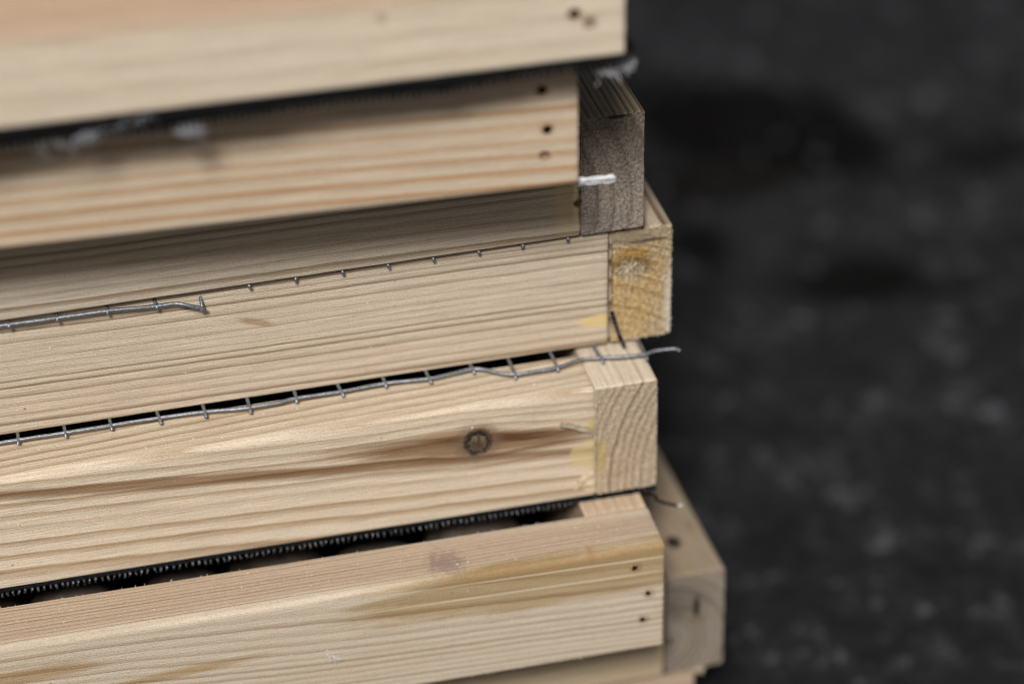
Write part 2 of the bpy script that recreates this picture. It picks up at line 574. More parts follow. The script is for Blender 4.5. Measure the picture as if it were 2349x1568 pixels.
M_hole = plain('dark_nail_hole', (0.010, 0.008, 0.006), (0.03, 0.022, 0.016), 0.8, 0.9, 0, 0.2, spec=0.0)  # bore walls blackened in colour, standing in for shade inside the hole
M_stone = plain('brown_stone', (0.05, 0.037, 0.028), (0.13, 0.098, 0.075), 0.12, 0.8, 0, 0.6, 0.001)

EARLY = (0.60, 0.475, 0.315)


def lf(f, px, py, inset):
    """photo pixel on the front face -> x, z of the front board (its right end lies inset mm from the frame corner)"""
    p = loc(f, px, py)
    return p.x + inset, p.z


def ls(f, px, py):
    """photo pixel on the front end of the right-hand side board -> board coordinates (y, z) at x = 0"""
    p = loc(f, px, py)
    return -p.x, p.z


def sieve(f, label, lap, front, frontend, side, sideend, ht=HB, rads=(1, 1, 1, 1), srad=0.7, gap=0.15, holes=(), sholes=(), seed=1, ragged=0.22):
    """lap: the front board covers the ends of the side boards; otherwise it is let in between them"""
    o = thing(f, label)
    if lap:
        fb = board('front_board', WF, [front, frontend], o, (0, 0, 0), ht=ht, rads=rads, seed=seed, holes=holes, ragged=ragged)
        sb = board('side_board', DF - 2 * T - 2 * gap, [side, sideend], o, (0, T + gap, 0), math.pi / 2, x0=0, ht=ht, rad=srad, seed=seed + 1)
        board('side_board', DF - 2 * T - 2 * gap, [side, sideend], o, (-WF + T, T + gap, 0), math.pi / 2, x0=0, ht=ht, rad=srad, seed=seed + 2)
        board('back_board', WF, [side, sideend], o, (0, DF - T, 0), ht=ht, rad=1, seed=seed + 3)
    else:
        L = WF - 2 * T - 2 * gap
        fb = board('front_board', L, [front, frontend], o, (-T - gap, 0, 0), ht=ht, rads=rads, seed=seed, holes=holes, ragged=ragged)
        sb = board('side_board', DF, [side, sideend], o, (0, 0, 0), math.pi / 2, x0=0, ht=ht, rad=srad, seed=seed + 1, holes=sholes, ragged=ragged)
        board('side_board', DF, [side, sideend], o, (-WF + T, 0, 0), math.pi / 2, x0=0, ht=ht, rad=srad, seed=seed + 2)
        board('back_board', L, [side, sideend], o, (-T - gap, DF - T, 0), ht=ht, rad=1, seed=seed + 3)
    return o, fb, sb


def net(parent, z, dia, pitch, w, material, y0=2.0, name='netting', x0=-WF + 2, x1=-2.0, y1=DF - 2):
    """woven screen stretched under a frame: one joined mesh of crossing threads"""
    V, F = [], []
    k = int((x1 - x0) / pitch)
    for i in range(k + 1):
        x = x0 + pitch * i
        tube_data([Vector((x, y0, z)), Vector((x, y1, z))], dia / 2 * w, 4, V=V, F=F)
    k = int((y1 - y0) / pitch)
    for i in range(k + 1):
        y = y0 + pitch * i
        tube_data([Vector((x0, y, z - dia * 0.35)), Vector((x1, y, z - dia * 0.35))], dia / 2 * w, 4, V=V, F=F)
    return link(name, V, F, material, parent, kind='stuff')


def wire_mesh(parent, z, edge, xs, y_back=DF - 6, nub=1.6, short=()):
    """hardware cloth: every cross wire an own piece, the edge wire too, the hidden lengthwise wires one piece"""
    V, F = [], []
    for i in range(1, 30):
        y = 4 + 12.7 * i
        tube_data([Vector((-WF + 4, y, z - 1.02)), Vector((-4, y, z - 1.02))], 0.5, 6, V=V, F=F)
    wm = link('wire_mesh', V, F, M_wire, parent, smooth=True)
    for i, (x, yf, zf) in enumerate(xs):
        n = (short[i] if i < len(short) else nub) * random.uniform(0.55, 1.2)
        jx = random.uniform(-0.5, 0.5)
        pts = [(x + jx * 3, y_back, z), (x + jx * 2, 60, z), (x + jx, 15, z), (x + jx * 0.3, yf + 3, z * 0.35 + zf * 0.65 + 0.3), (x, yf + 0.4, zf + 0.62), (x - jx * 0.3, yf - n * 0.55, zf + 0.4), (x - jx * 0.7, yf - n, zf - 0.2)]
        tube('cross_wire', pts, 0.53, M_wire, wm, n=8, sub=4, seed=i)
    if edge:
        tube('edge_wire', edge, 0.54, M_wire, wm, n=10, sub=6, jit=0.22, seed=3)
    return wm


# ------------------------------------------------------------------ A: topmost frame
a1 = lf('A', 600, 70, 0)
ha, hb2 = lf('A', 1318, 33, 0), lf('A', 1353, 53, 0)


def rim(p, r=1.6, col=(0.62, 0.50, 0.40), k=0.9):
    return dict(c=(p[0], 0, p[1]), s=(r, 4, r * 0.9), col=col, mul=1, soft=0.45, n=0.5, ns=(.5, .5, .5), k=k)


A_front = wood('pale_spruce', (0.67, 0.575, 0.445), (0.50, 0.39, 0.27), (40, -70), 6.5, 0.5, warp=5, seed=1.3, tilt=0.02,
               spots=[dict(c=(-200, 0, 42), s=(330, 40, 16.5), col=(0.90, 0.73, 0.64), mul=1, soft=0.25, n=0.3, slope=0.03, k=0.95),
                      dict(c=(lf('A', 875, 42, 0)[0], 0, lf('A', 875, 42, 0)[1]), s=(1.6, 4, 1.4), col=(0.42, 0.30, 0.18), soft=0.4, k=0.7), rim(ha, 2.2), rim(hb2, 1.9, (0.42, 0.33, 0.26))])  # last rim: brown stain, darkened to paint shade into the shallow hole
A_side = wood('pale_spruce_side', (0.58, 0.45, 0.30), (0.40, 0.28, 0.16), (30, -40), 3.0, 0.6, seed=2.2)
A_end = wood('pale_spruce_end', (0.48, 0.37, 0.24), (0.30, 0.20, 0.12), (30, -40), 3.0, 0.6, seed=2.2, end=True)
ha, hb2 = lf('A', 1318, 33, 0), lf('A', 1353, 53, 0)
A, A_fb, A_sb = sieve('A', 'topmost pale wooden sieve frame, blurred, with black netting and fluff under its front board', True, A_front, A_end, A_side, A_end,
                      ht=64, rads=(1.6, 1, 1, 1.6), holes=[(ha[0], ha[1], 1.9, 1.9, 8, 10), (hb2[0], hb2[1], 2.0, 2.0, 1.6, 10)], seed=10)
# bunched black netting, folded under the frame
V, F = [], []
nx = 150
rn = random.Random(3)
secs = []
for i in range(nx + 1):
    x = -WF - 2 + (WF + 4.5) * i / nx
    t = (x + 190) / 190
    sag = 2.2 + 3.6 * max(0, min(1, -x / 190)) + 1.5 * mnoise.noise(Vector((x * 0.03, 3, 1))) + 0.7 * mnoise.noise(Vector((x * 0.25, 8, 1)))
    fy = 0.8 + 1.2 * mnoise.noise(Vector((x * 0.08, 1, 7)))
    curl = max(0.0, x) * 1.0
    prof = [(fy, -0.15 + curl), (fy - 0.5, -sag * 0.55 + curl), (fy + 0.8, -sag + curl), (fy + 5, -sag * 1.05 + 0.5 * mnoise.noise(Vector((x * .2, 2, 2)))), (9.5, -sag * 0.9), (16.5, -7.5), (27, -7.6), (35, -7.5), (36, -0.2)]
    secs.append(prof)
    for (y, z) in prof:
        V.append((x, y, z))
n = len(secs[0])
for i in range(nx):
    for k in range(n):
        k2 = (k + 1) % n
        F.append((i * n + k, (i + 1) * n + k, (i + 1) * n + k2, i * n + k2))
F.append(tuple(range(n))); F.append(tuple(reversed(range(nx * n, nx * n + n))))
A_net = link('folded_netting', V, F, M_black, A)
# thread ends along its lower edge
V, F = [], []
for i in range(int(WF / 1.75)):
    x = -WF + 1.75 * i + rn.uniform(-.2, .2)
    sg = 2.2 + 3.6 * max(0, min(1, -x / 190)) + 1.5 * mnoise.noise(Vector((x * 0.03, 3, 1)))
    tube_data([Vector((x, 1.5, -sg + 0.5)), Vector((x + rn.uniform(-.3, .3), 0.8, -sg - 1.2))], 0.38, 5, V=V, F=F)
link('netting_fringe', V, F, M_black, A, kind='stuff')
net(A, -4.0, 0.9, 1.75, 1.0, M_black, y0=37)


def fluff(parent, pts, n, spread, length, mat, r=0.12, seed=1, droop=0.0, name='thread_tuft', flow=None):
    """tuft of loose threads around the line pts[0]-pts[1]"""
    rnd = random.Random(seed)
    V, F = [], []
    a, b = Vector(pts[0]), Vector(pts[1])
    ax = (b - a).normalized() if flow is None else Vector(flow).normalized()
    for i in range(n):
        p = a.lerp(b, rnd.random()) + Vector([rnd.gauss(0, spread) for _ in range(3)])
        d = (ax * rnd.uniform(0.5, 1.0) + Vector([rnd.gauss(0, 0.35) for _ in range(3)])).normalized()
        path = [p.copy()]
        for k in range(4):
            p = p + d * length / 4
            d = (d + Vector([rnd.gauss(0, 0.35) for _ in range(3)]) + Vector((0, 0, -droop))).normalized()
            path.append(p.copy())
        tube_data(path, r, 4, V=V, F=F)
    return link(name, V, F, mat, parent, kind='stuff')


def pA(px, py, y=0.0):
    return loc('A', px, py, 1, y)


fluff(A, (pA(1370, 166, 7), pA(1428, 148, 7)), 95, 0.42, 4.0, M_white, 0.08, 1)
fluff(A, (pA(402, 303, 0.6), pA(446, 297, 0.6)), 60, 0.55, 3.4, M_fuzz, 0.075, 2)
fluff(A, (pA(165, 328, 0.6), pA(215, 308, 0.6)), 46, 0.6, 3.2, M_fuzz, 0.09, 3)
fluff(A, (pA(225, 300, 0.6), pA(340, 270, 0.6)), 40, 0.6, 3.0, M_fuzz, 0.07, 4)
fluff(A, (pA(75, 338, 0.6), pA(140, 332, 0.6)), 16, 0.7, 3.0, M_fuzz, 0.07, 5)

# ------------------------------------------------------------------ B
hB = [lf('B', 1243, 208, 0), lf('B', 1256, 297, 0), lf('B', 1249, 357, 0)]
B_front = wood('orange_streaked_pine', (0.58, 0.475, 0.35), (0.43, 0.24, 0.11), (-14, -46), 4.4, 0.95, warp=5.5, seed=4.1, sharp=0.68, tilt=0.018, spots=[rim(hB[0], 2.0), rim(hB[1], 2.0), rim(hB[2], 1.6, (0.45, 0.35, 0.27))])  # third rim: stain plus painted-in darkness of the shallow hole
B_side = wood('orange_pine_side', (0.55, 0.42, 0.27), (0.38, 0.24, 0.12), (30, -40), 3.0, 0.7, seed=5.2)
B_end = wood('orange_pine_end', (0.44, 0.34, 0.22), (0.27, 0.18, 0.10), (30, -40), 3.0, 0.7, seed=5.2, end=True)
B, B_fb, B_sb = sieve('B', 'orange streaked wooden sieve frame directly under the topmost one, nail holes at its right end', True, B_front, B_end, B_side, B_end,
                      rads=(1.6, 1, 1, 1.4), holes=[(hB[0][0], hB[0][1], 1.7, 1.7, 8, 10), (hB[1][0], hB[1][1], 1.8, 1.8, 8, 10), (hB[2][0], hB[2][1], 1.8, 1.8, 1.5, 10)], seed=20)
net(B, -0.95, 1.0, 2.2, 1.0, M_black, y0=8)
V, F = [], []
rb = random.Random(9)
pa, pb = loc('B', 1330, 415, 1, 6.0), loc('B', 1412, 408, 1, 6.0)
for i in range(26):
    off = Vector((rb.uniform(-1.5, 0), rb.gauss(0, 0.5), rb.gauss(0, 0.5)))
    path = [pa.lerp(pb, t) + off + Vector((0, rb.gauss(0, .12), 0.22 * math.sin(t * 14 + off.y * 2))) for t in (-0.04, .1, .25, .4, .6, .8, 1.0)]
    tube_data(path, 0.22, 4, V=V, F=F)
link('thread_end', V, F, M_white, B, kind='stuff')['label'] = 'white frayed thread end sticking out under the board'

# ------------------------------------------------------------------ C
C_front = wood('dull_pine', (0.52, 0.45, 0.35), (0.27, 0.20, 0.13), (-22, -34), 2.9, 1.15, warp=5, seed=6.6, sharp=0.65, tilt=0.02,
               spots=[dict(c=(-3, 0, 14), s=(5, 4, 12), col=(0.62, 0.47, 0.20), soft=0.4, n=0.7, k=0.55),
                      dict(c=(0, 0, 20), s=(1.1, 3, 2.4), col=(0.06, 0.04, 0.025), soft=0.4, n=0.9, ns=(.8, .8, .8)),
                      dict(c=(-0.5, 0, 11), s=(1.4, 3, 1.2), col=(0.06, 0.04, 0.025), soft=0.4, n=0.9, ns=(.8, .8, .8)),
                      dict(c=(0, 0, 14), s=(0.8, 3, 10), col=(0.10, 0.07, 0.04), soft=0.4, n=1.2, ns=(.8, .8, .8), k=0.7)])
C_fe = wood('dull_pine_end', (0.42, 0.34, 0.23), (0.25, 0.17, 0.10), (-22, -34), 3.6, 0.8, seed=6.6, end=True)
C_side = wood('weathered_pine', (0.34, 0.275, 0.185), (0.12, 0.088, 0.052), (-50, -20), 1.5, 1.0, warp=2.5, seed=7.7, sharp=0.55,
              spots=[dict(c=(60, 9, 38), s=(120, 60, 30), col=(0.78, 0.80, 0.76), mul=1, soft=0.5)])
C_se = wood('weathered_pine_end', (0.345, 0.30, 0.258), (0.13, 0.10, 0.082), (52, 10), 5.2, 0.85, warp=2.0, seed=7.7, end=True, sharp=0.82, speck=0.85,
            spots=[dict(c=(0, 8, 37.4), s=(2, 3.2, 0.9), col=(0.03, 0.022, 0.018), soft=0.4, n=1.2, ns=(1, 1, 1), k=0.9),
                   dict(c=(0, 12, 26), s=(8, 11, 14), col=(0.62, 0.60, 0.58), mul=1, soft=0.6, n=0.8, ns=(.4, .4, .4), k=0.8)])  # last blotch: cast shadow of the frames above, painted into the colour
C_, C_fb, C_sb = sieve('C', 'dull sieve frame with a grey weathered board end, shaded by the orange streaked frame', False, C_front, C_fe, C_side, C_se,
                       rads=(0.7, 1, 1, 0.9), srad=0.7, seed=30, gap=0.25)
# wire mesh under C: broken edge wire at the left, bare wire stubs to the right
zc = -0.62
ed = []
for px, py in ((-260, 785), (-120, 764), (20, 744), (130, 729), (245, 713), (357, 702), (400, 696), (430, 700), (472, 709)):
    ed.append(loc('C', px, py, 1, 0.9 if px < 420 else 0.2))
xs, sh = [], []
for i, (px, py) in enumerate(((-235, 781), (-100, 761), (20, 744), (131, 729), (246, 713), (358, 702), (464, 707), (572, 668), (680, 653), (786, 634), (890, 618), (994, 605), (1098, 588), (1200, 577), (1303, 562))):
    p = loc('C', px, py, 1, 0.9 if i != 6 else 0.2)
    xs.append((p.x, p.y, p.z - 0.5 if i < 7 else max(p.z, -1.3))); sh.append(0.7 if i < 6 else 0.1)
x = xs[0][0]
while x > -WF + 20:
    x -= 12.7
    xs.append((x, 0.9, zc - 1.0))
ed = [Vector((-WF + 10, 0.9, zc - 1.0)), Vector((-WF * 0.75, 0.9, zc - 1.0))] + ed
wire_mesh(C_, zc, ed, xs, short=sh)

# ------------------------------------------------------------------ D
gD = ls('D', 1460, 650)
D_front = wood('fine_grained_spruce', (0.60, 0.505, 0.385), (0.28, 0.195, 0.12), (-10, 92), 1.95, 1.2, quad=-0.0009, warp=2.5, seed=8.3, tilt=0.012, sharp=0.78,
               spots=[dict(c=(2, 0, lf('D', 1385, 735, T)[1] + 0.3), s=(11.5, 3, 2.5), col=(0.70, 0.52, 0.22), soft=0.14, n=0.25, ns=(.35, .5, .5), k=0.85),
                      dict(c=(lf('D', 590, 738, T)[0], 0, lf('D', 590, 738, T)[1]), s=(5, 3, 1.2), col=(0.70, 0.62, 0.52), mul=1, soft=0.5, n=0.6, slope=0.35),
                      dict(c=(0.2, 0, 18), s=(0.6, 3, 24), col=(0.035, 0.025, 0.018), soft=0.5, n=1.0, ns=(.5, .5, .5), k=0.8)])
D_fe = wood('fine_spruce_end', (0.44, 0.35, 0.23), (0.26, 0.17, 0.10), (-10, 92), 2.3, 0.8, seed=8.3, end=True)
D_side = wood('grey_brown_spruce', (0.50, 0.41, 0.30), (0.13, 0.085, 0.05), (-40, -20), 3.4, 1.3, warp=2, seed=9.4)
D_se = wood('glue_stained_end', (0.64, 0.535, 0.37), (0.40, 0.29, 0.16), (30, -30), 3.0, 0.8, warp=2.0, seed=9.4, end=True, speck=0.95, bump=0.6, sat=0.95,
            spots=[dict(c=(0, 13, 14), s=(8, 12, 19), col=(1.03, 0.87, 0.56), mul=1, soft=0.7, n=2.2, ns=(.25, .25, .25), k=0.95),
                   dict(c=(0, 13, 28), s=(8, 6, 4), col=(0.80, 0.66, 0.32), mul=1, soft=0.4, n=0.9, ns=(.4, .4, .4), k=0.95),
                   dict(c=(0, 12.5, 25.5), s=(8, 6.0, 3.2), col=(0.13, 0.085, 0.035), soft=0.5, n=1.0, ns=(.5, .5, .5), k=0.85),
                   dict(c=(0, 4, 30), s=(8, 8, 7), col=(0.92, 0.90, 0.86), mul=1, soft=0.6, n=1.3, ns=(.3, .3, .3), k=0.8),
                   dict(c=(0, 11, 35.5), s=(8, 8, 2.6), col=(0.24, 0.19, 0.12), soft=0.6, n=1.3, ns=(.6, .6, .6), k=0.8),
                   dict(c=(0, 7, 33.6), s=(8, 6, 0.55), col=(0.07, 0.05, 0.035), soft=0.5, n=1.6, ns=(.8, .8, .8), k=0.85),
                   dict(c=(0, 0.0, 9), s=(8, 2.0, 13), col=(0.68, 0.63, 0.54), soft=0.7, n=1.4, ns=(.4, .4, .4), k=0.65),
                   dict(c=(0, 18.9, 22), s=(8, 0.7, 20), col=(0.05, 0.035, 0.02), soft=0.5, n=1.5, ns=(.5, .5, .5), k=0.75)])
D, D_fb, D_sb = sieve('D', 'fine grained sieve frame with a yellow glue stained board end and a bent staple', False, D_front, D_fe, D_side, D_se,
                      rads=(0.5, 1, 1, 0.6), srad=0.9, seed=40, gap=0.35, ragged=0.5)
# torn fibres on the end grain
rt = random.Random(12)
it = []
for _ in range(150):
    px, py = rt.triangular(1408, 1490, 1450), rt.gauss(615, 11)
    p = ls('D', px, py)
    a = rt.gauss(-2.1, 0.55)
    it.append(((0.05, p[0], p[1]), (-rt.uniform(0.05, 0.7), -math.cos(a), math.sin(a)), rt.uniform(0.8, 2.8), rt.uniform(0.12, 0.30)))
for _ in range(40):
    p = (rt.uniform(0.3, 18.5), rt.uniform(0.2, 4))
    it.append(((0.1, p[0], p[1] * 0.2 + 0.2), (-rt.uniform(0.2, 1.0), rt.uniform(-.5, .5), -1), rt.uniform(0.4, 1.1), rt.uniform(0.15, 0.3)))
for _ in range(40):
    it.append(((0.2, 0.15, rt.uniform(1, 36)), (-rt.uniform(-.2, .8), -1, rt.uniform(-.6, .6)), rt.uniform(0.25, 0.7), 0.2))
slivers('torn_fibre', M_tuft, D_sb, it)
tD = [loc('D', 1403, 714, 1, -0.2), loc('D', 1408, 730, 1, -0.7), loc('D', 1420, 768, 1, -1.6), loc('D', 1433, 796, 1, -2.6)]
tD = [Vector((p.y, -p.x, p.z)) for p in tD]
V, F = [], []
for a, p in enumerate(tD):
    t = (tD[min(a + 1, 3)] - tD[max(a - 1, 0)]).normalized()
    u = t.cross(Vector((1, 0, 0))).normalized() * 0.62; v = t.cross(u).normalized() * 0.35
    V += [p + u + v, p - u + v, p - u - v, p + u - v]
for a in range(3):
    for k in range(4):
        F.append((a * 4 + k, a * 4 + (k + 1) % 4, a * 4 + 4 + (k + 1) % 4, a * 4 + 4 + k))
F += [(3, 2, 1, 0), (12, 13, 14, 15)]
link('staple', V, F, M_staple, D_sb)['label'] = 'dark bent staple hanging from the yellow board end'
crumbs('sawdust', M_dust, D_fb, [(rt.uniform(-200, -2), -0.02, rt.uniform(1, 37)) for _ in range(45)], 0.1, 0.45, 4)

# wire mesh under D, sticking out over the board below
zd = -0.75
zE = 38 - 40.05
edge_px = ((-420, 1082), (-260, 1056), (-110, 1033), (0, 1015), (70, 1004), (150, 992), (255, 975), (365, 958), (470, 944), (530, 939), (575, 934), (640, 923), (680, 913), (782, 898), (884, 879), (985, 868),
           (1040, 856), (1085, 846), (1115, 848), (1150, 856), (1182, 858), (1230, 851), (1280, 842), (1330, 825), (1378, 820), (1430, 818), (1480, 812), (1502, 805), (1530, 801), (1548, 800), (1560, 804))
ze = 0.15
ed = [loc('D', px, py, 2, ze) for px, py in edge_px]
junction = ((-290, 1062), (-178, 1044), (-66, 1026), (42, 1008), (150, 992), (255, 976), (365, 958), (470, 944), (573, 934), (680, 913), (783, 898), (884, 879), (985, 868), (1085, 847), (1182, 858), (1279, 842), (1378, 820), (1481, 812))
xs = []
for px, py in junction:
    p = loc('D', px, py, 2, ze)
    xs.append((p.x, p.y, ze - 0.55))
x = xs[0][0]; y = xs[0][1]
ed = [Vector((-WF + 6, ed[0].y - 0.3, ze)), Vector((-WF * 0.8, ed[0].y + 0.3, ze))] + ed
while x > -WF + 20:
    x -= 12.7
    xs.append((x, y, ze - 0.55))
wire_mesh(D, zd + 0.2, ed, xs, nub=1.9)

# ------------------------------------------------------------------ E
kx, kz = lf('E', 1097, 1015, T)
ex0 = lf('E', 1340, 1040, T)
E_front = wood('knotty_pine', (0.65, 0.55, 0.42), (0.39, 0.275, 0.165), (43, -14), 2.1, 1.05, warp=2.6, seed=11.2, tilt=0.05, knot=(kx, kz, 3.6), sharp=0.7,
               spots=[dict(c=(kx - 60, 0, kz), s=(130, 6, 1.6), col=(0.46, 0.355, 0.265), mul=1, soft=0.4, n=0.9, ns=(0.02, 0.5, 0.5), slope=0.092, k=1.0),
                      dict(c=(kx - 6, 0, kz), s=(36, 6, 3.7), col=(0.43, 0.325, 0.235), mul=1, soft=0.4, n=1.3, ns=(0.03, 0.9, 0.9), slope=0.085, k=1.0),
                      dict(c=(kx - 70, 0, kz - 0.8), s=(120, 6, 0.9), col=(0.24, 0.15, 0.09), soft=0.6, n=2.0, ns=(0.04, 0.8, 0.8), slope=0.095, k=0.5),
                      dict(c=(kx + 14, 0, kz + 0.4), s=(26, 6, 2.0), col=(0.54, 0.44, 0.35), mul=1, soft=0.3, n=1.2, ns=(0.03, 1.0, 1.0), slope=0.10, k=1.0),
                      dict(c=(kx - 5, 0, kz + 4.6), s=(13, 6, 0.8), col=(0.33, 0.20, 0.11), soft=0.5, n=1.2, ns=(0.06, 1.1, 1.1), slope=0.05, k=0.8),
                      dict(c=(kx, 0, kz), s=(6.6, 6, 5.9), col=(0.17, 0.11, 0.07), soft=0.45, n=0.9, ns=(.3, .3, .3), k=0.85),
                      dict(c=(kx, 0, kz), s=(4.0, 6, 4.5), col=(0.012, 0.008, 0.006), soft=0.22, n=0.75, ns=(.55, .55, .55), k=1.0, dent=2.5),
                      dict(c=(kx + 0.05, 0, kz + 0.1), s=(3.45, 6, 3.9), col=(0.36, 0.28, 0.20), soft=0.05, n=0.8, ns=(.6, .6, .6), hollow=0.96, k=0.25),
                      dict(c=(kx + 0.1, 0, kz - 0.25), s=(2.6, 6, 2.9), col=(0.19, 0.128, 0.082), soft=0.25, n=1.3, ns=(.6, .6, .6), k=0.95, dent=-1.5),
                      dict(c=(kx + 0.3, 0, kz + 0.3), s=(0.35, 6, 2.6), col=(0.03, 0.02, 0.014), soft=0.5, n=1.2, ns=(.9, .9, .9), k=0.85),
                      dict(c=(kx - 0.3, 0, kz - 0.2), s=(2.4, 6, 0.35), col=(0.04, 0.027, 0.018), soft=0.5, n=1.4, ns=(.9, .9, .9), slope=0.5, k=0.7),
                      dict(c=(kx - 0.2, 0, kz - 0.9), s=(2.0, 6, 2.0), col=(0.07, 0.045, 0.028), soft=0.4, n=2.6, ns=(1.1, 1.1, 1.1), k=0.8),
                      dict(c=(ex0[0] + 4.5, 0, ex0[1] - 0.8), s=(9.0, 6, 5.6), col=(0.60, 0.47, 0.21), soft=0.10, n=1.1, ns=(.3, .3, .3), k=0.6),
                      dict(c=(0, 0, lf('E', 1350, 975, T)[1]), s=(2.6, 4, 2.4), col=(0.58, 0.44, 0.17), soft=0.4, n=0.8, ns=(.4, .4, .4), k=0.6),
                      dict(c=(0, 0, 26), s=(1.6, 4, 2.2), col=(0.55, 0.42, 0.18), soft=0.4, n=1.0, ns=(.5, .5, .5), k=0.6)])
E_fe = wood('knotty_pine_end', (0.48, 0.38, 0.25), (0.30, 0.20, 0.11), (43, -14), 2.2, 0.8, seed=11.2, end=True)
E_side = wood('cream_pine_side', (0.68, 0.585, 0.455), (0.40, 0.29, 0.185), (-52, 2), 2.45, 0.75, warp=1.5, seed=12.6, bump=0.6)
E_se = wood('ringed_end', (0.56, 0.455, 0.33), (0.24, 0.165, 0.105), (-52, 2), 2.45, 1.25, warp=1.2, seed=12.6, end=True, sharp=0.78, speck=0.62, bump=0.5,
            spots=[dict(c=(0, 17.8, ls('E', 1380, 1045)[1]), s=(6, 2.6, 6.5), col=(0.47, 0.34, 0.115), soft=0.25, n=0.6, ns=(.3, .3, .3), k=0.62),
                   dict(c=(0, 18.9, 20), s=(6, 0.45, 22), col=(0.09, 0.06, 0.04), soft=0.5, n=1.2, ns=(.6, .6, .6), k=0.8),
                   dict(c=(0, 9, 6.6), s=(6, 10, 0.16), col=(0.30, 0.17, 0.10), soft=0.5, n=0.3, k=0.6)])
E, E_fb, E_sb = sieve('E', 'knotty wooden sieve frame with wire mesh on top and black netting loops under it', False, E_front, E_fe, E_side, E_se,
                      rads=(0.6, 1, 0.8, 2.4), srad=0.8, seed=50, gap=0.12, ragged=0.4)


def plank_chip(name, f, pts, w, th, mat, parent, off, y=None):
    """flat sliver of wood following pixel points on the front face, standing proud by y"""
    P3 = []
    for i, (px, py) in enumerate(pts):
        p = loc(f, px, py)
        P3.append(Vector((p.x + off, -(y[i] if y else 0.5), p.z)))
    V, F = [], []
    for i, p in enumerate(P3):
        t = (P3[min(i + 1, len(P3) - 1)] - P3[max(i - 1, 0)]).normalized()
        u = t.cross(Vector((0, 1, 0))).normalized()
        ww = w[i] / 2
        V += [p + u * ww + Vector((0, -th / 2, 0)), p - u * ww + Vector((0, -th / 2, 0)), p - u * ww + Vector((0, th / 2, 0)), p + u * ww + Vector((0, th / 2, 0))]
    for a in range(len(P3) - 1):
        for k in range(4):
            F.append((a * 4 + k, a * 4 + (k + 1) % 4, a * 4 + 4 + (k + 1) % 4, a * 4 + 4 + k))
    e = (len(P3) - 1) * 4
    F += [(3, 2, 1, 0), (e, e + 1, e + 2, e + 3)]
    return link(name, V, F, mat, parent)


off = T + 0.12
plank_chip('splinter', 'E', [(1284, 967), (1304, 971), (1335, 981), (1361, 990)], [1.35, 1.6, 1.3, 1.0], 0.5, M_chip2, E_fb, off, [1.3, 1.0, 0.8, 0.5])
plank_chip('splinter', 'E', [(1345, 1083), (1333, 1098), (1318, 1120)], [1.6, 1.5, 0.7], 0.5, M_chip, E_fb, off, [0.1, 0.9, 0.6])
plank_chip('splinter', 'E', [(1364, 1084), (1340, 1093), (1322, 1104)], [1.5, 1.1, 0.3], 0.4, M_chip, E_fb, off, [0.0, 0.35, 0.1])
plank_chip('splinter', 'E', [(1364, 1106), (1350, 1109), (1338, 1110)], [1.6, 1.0, 0.2], 0.4, M_chip, E_fb, off, [0.1, 0.3, 0.05])
plank_chip('splinter', 'E', [(1364, 1120), (1350, 1122), (1339, 1121)], [1.5, 0.9, 0.2], 0.4, M_chip, E_fb, off, [0.1, 0.35, 0.05])
it = []
for _ in range(60):
    it.append(((-0.1, 0.0, rt.uniform(1, 36)), (rt.uniform(0, 1), -rt.uniform(.2, .8), rt.uniform(-.4, .4)), rt.uniform(0.3, 1.0), 0.16))
for _ in range(14):
    it.append(((0.3, -0.1, rt.gauss(24, 1.5)), (rt.uniform(-.3, 1), -rt.uniform(.3, .9), rt.uniform(-.4, .6)), rt.uniform(0.5, 1.5), 0.16))
slivers('torn_fibre', M_chip, E_fb, it)
crumbs('sawdust', M_dust, E_fb, [(rt.uniform(-210, -2), rt.uniform(1.8, 17), 38.02) for _ in range(80)] + [(rt.uniform(-210, -2), -0.02, rt.uniform(1, 35)) for _ in range(35)], 0.1, 0.5, 6)
slivers('torn_fibre', M_chip, E_sb, [((-0.05, rt.uniform(0.3, 18.7), rt.choice((0.4, 37.6)) + rt.uniform(-.2, .2)), (-rt.uniform(.3, 1), rt.uniform(-.4, .4), rt.uniform(-.5, .5)), rt.uniform(.25, .6), 0.17) for _ in range(60)]
        + [((0.0, 0.3, rt.uniform(1, 37)), (-rt.uniform(-.1, .8), -1, rt.uniform(-.5, .5)), rt.uniform(.25, .55), 0.17) for _ in range(60)])

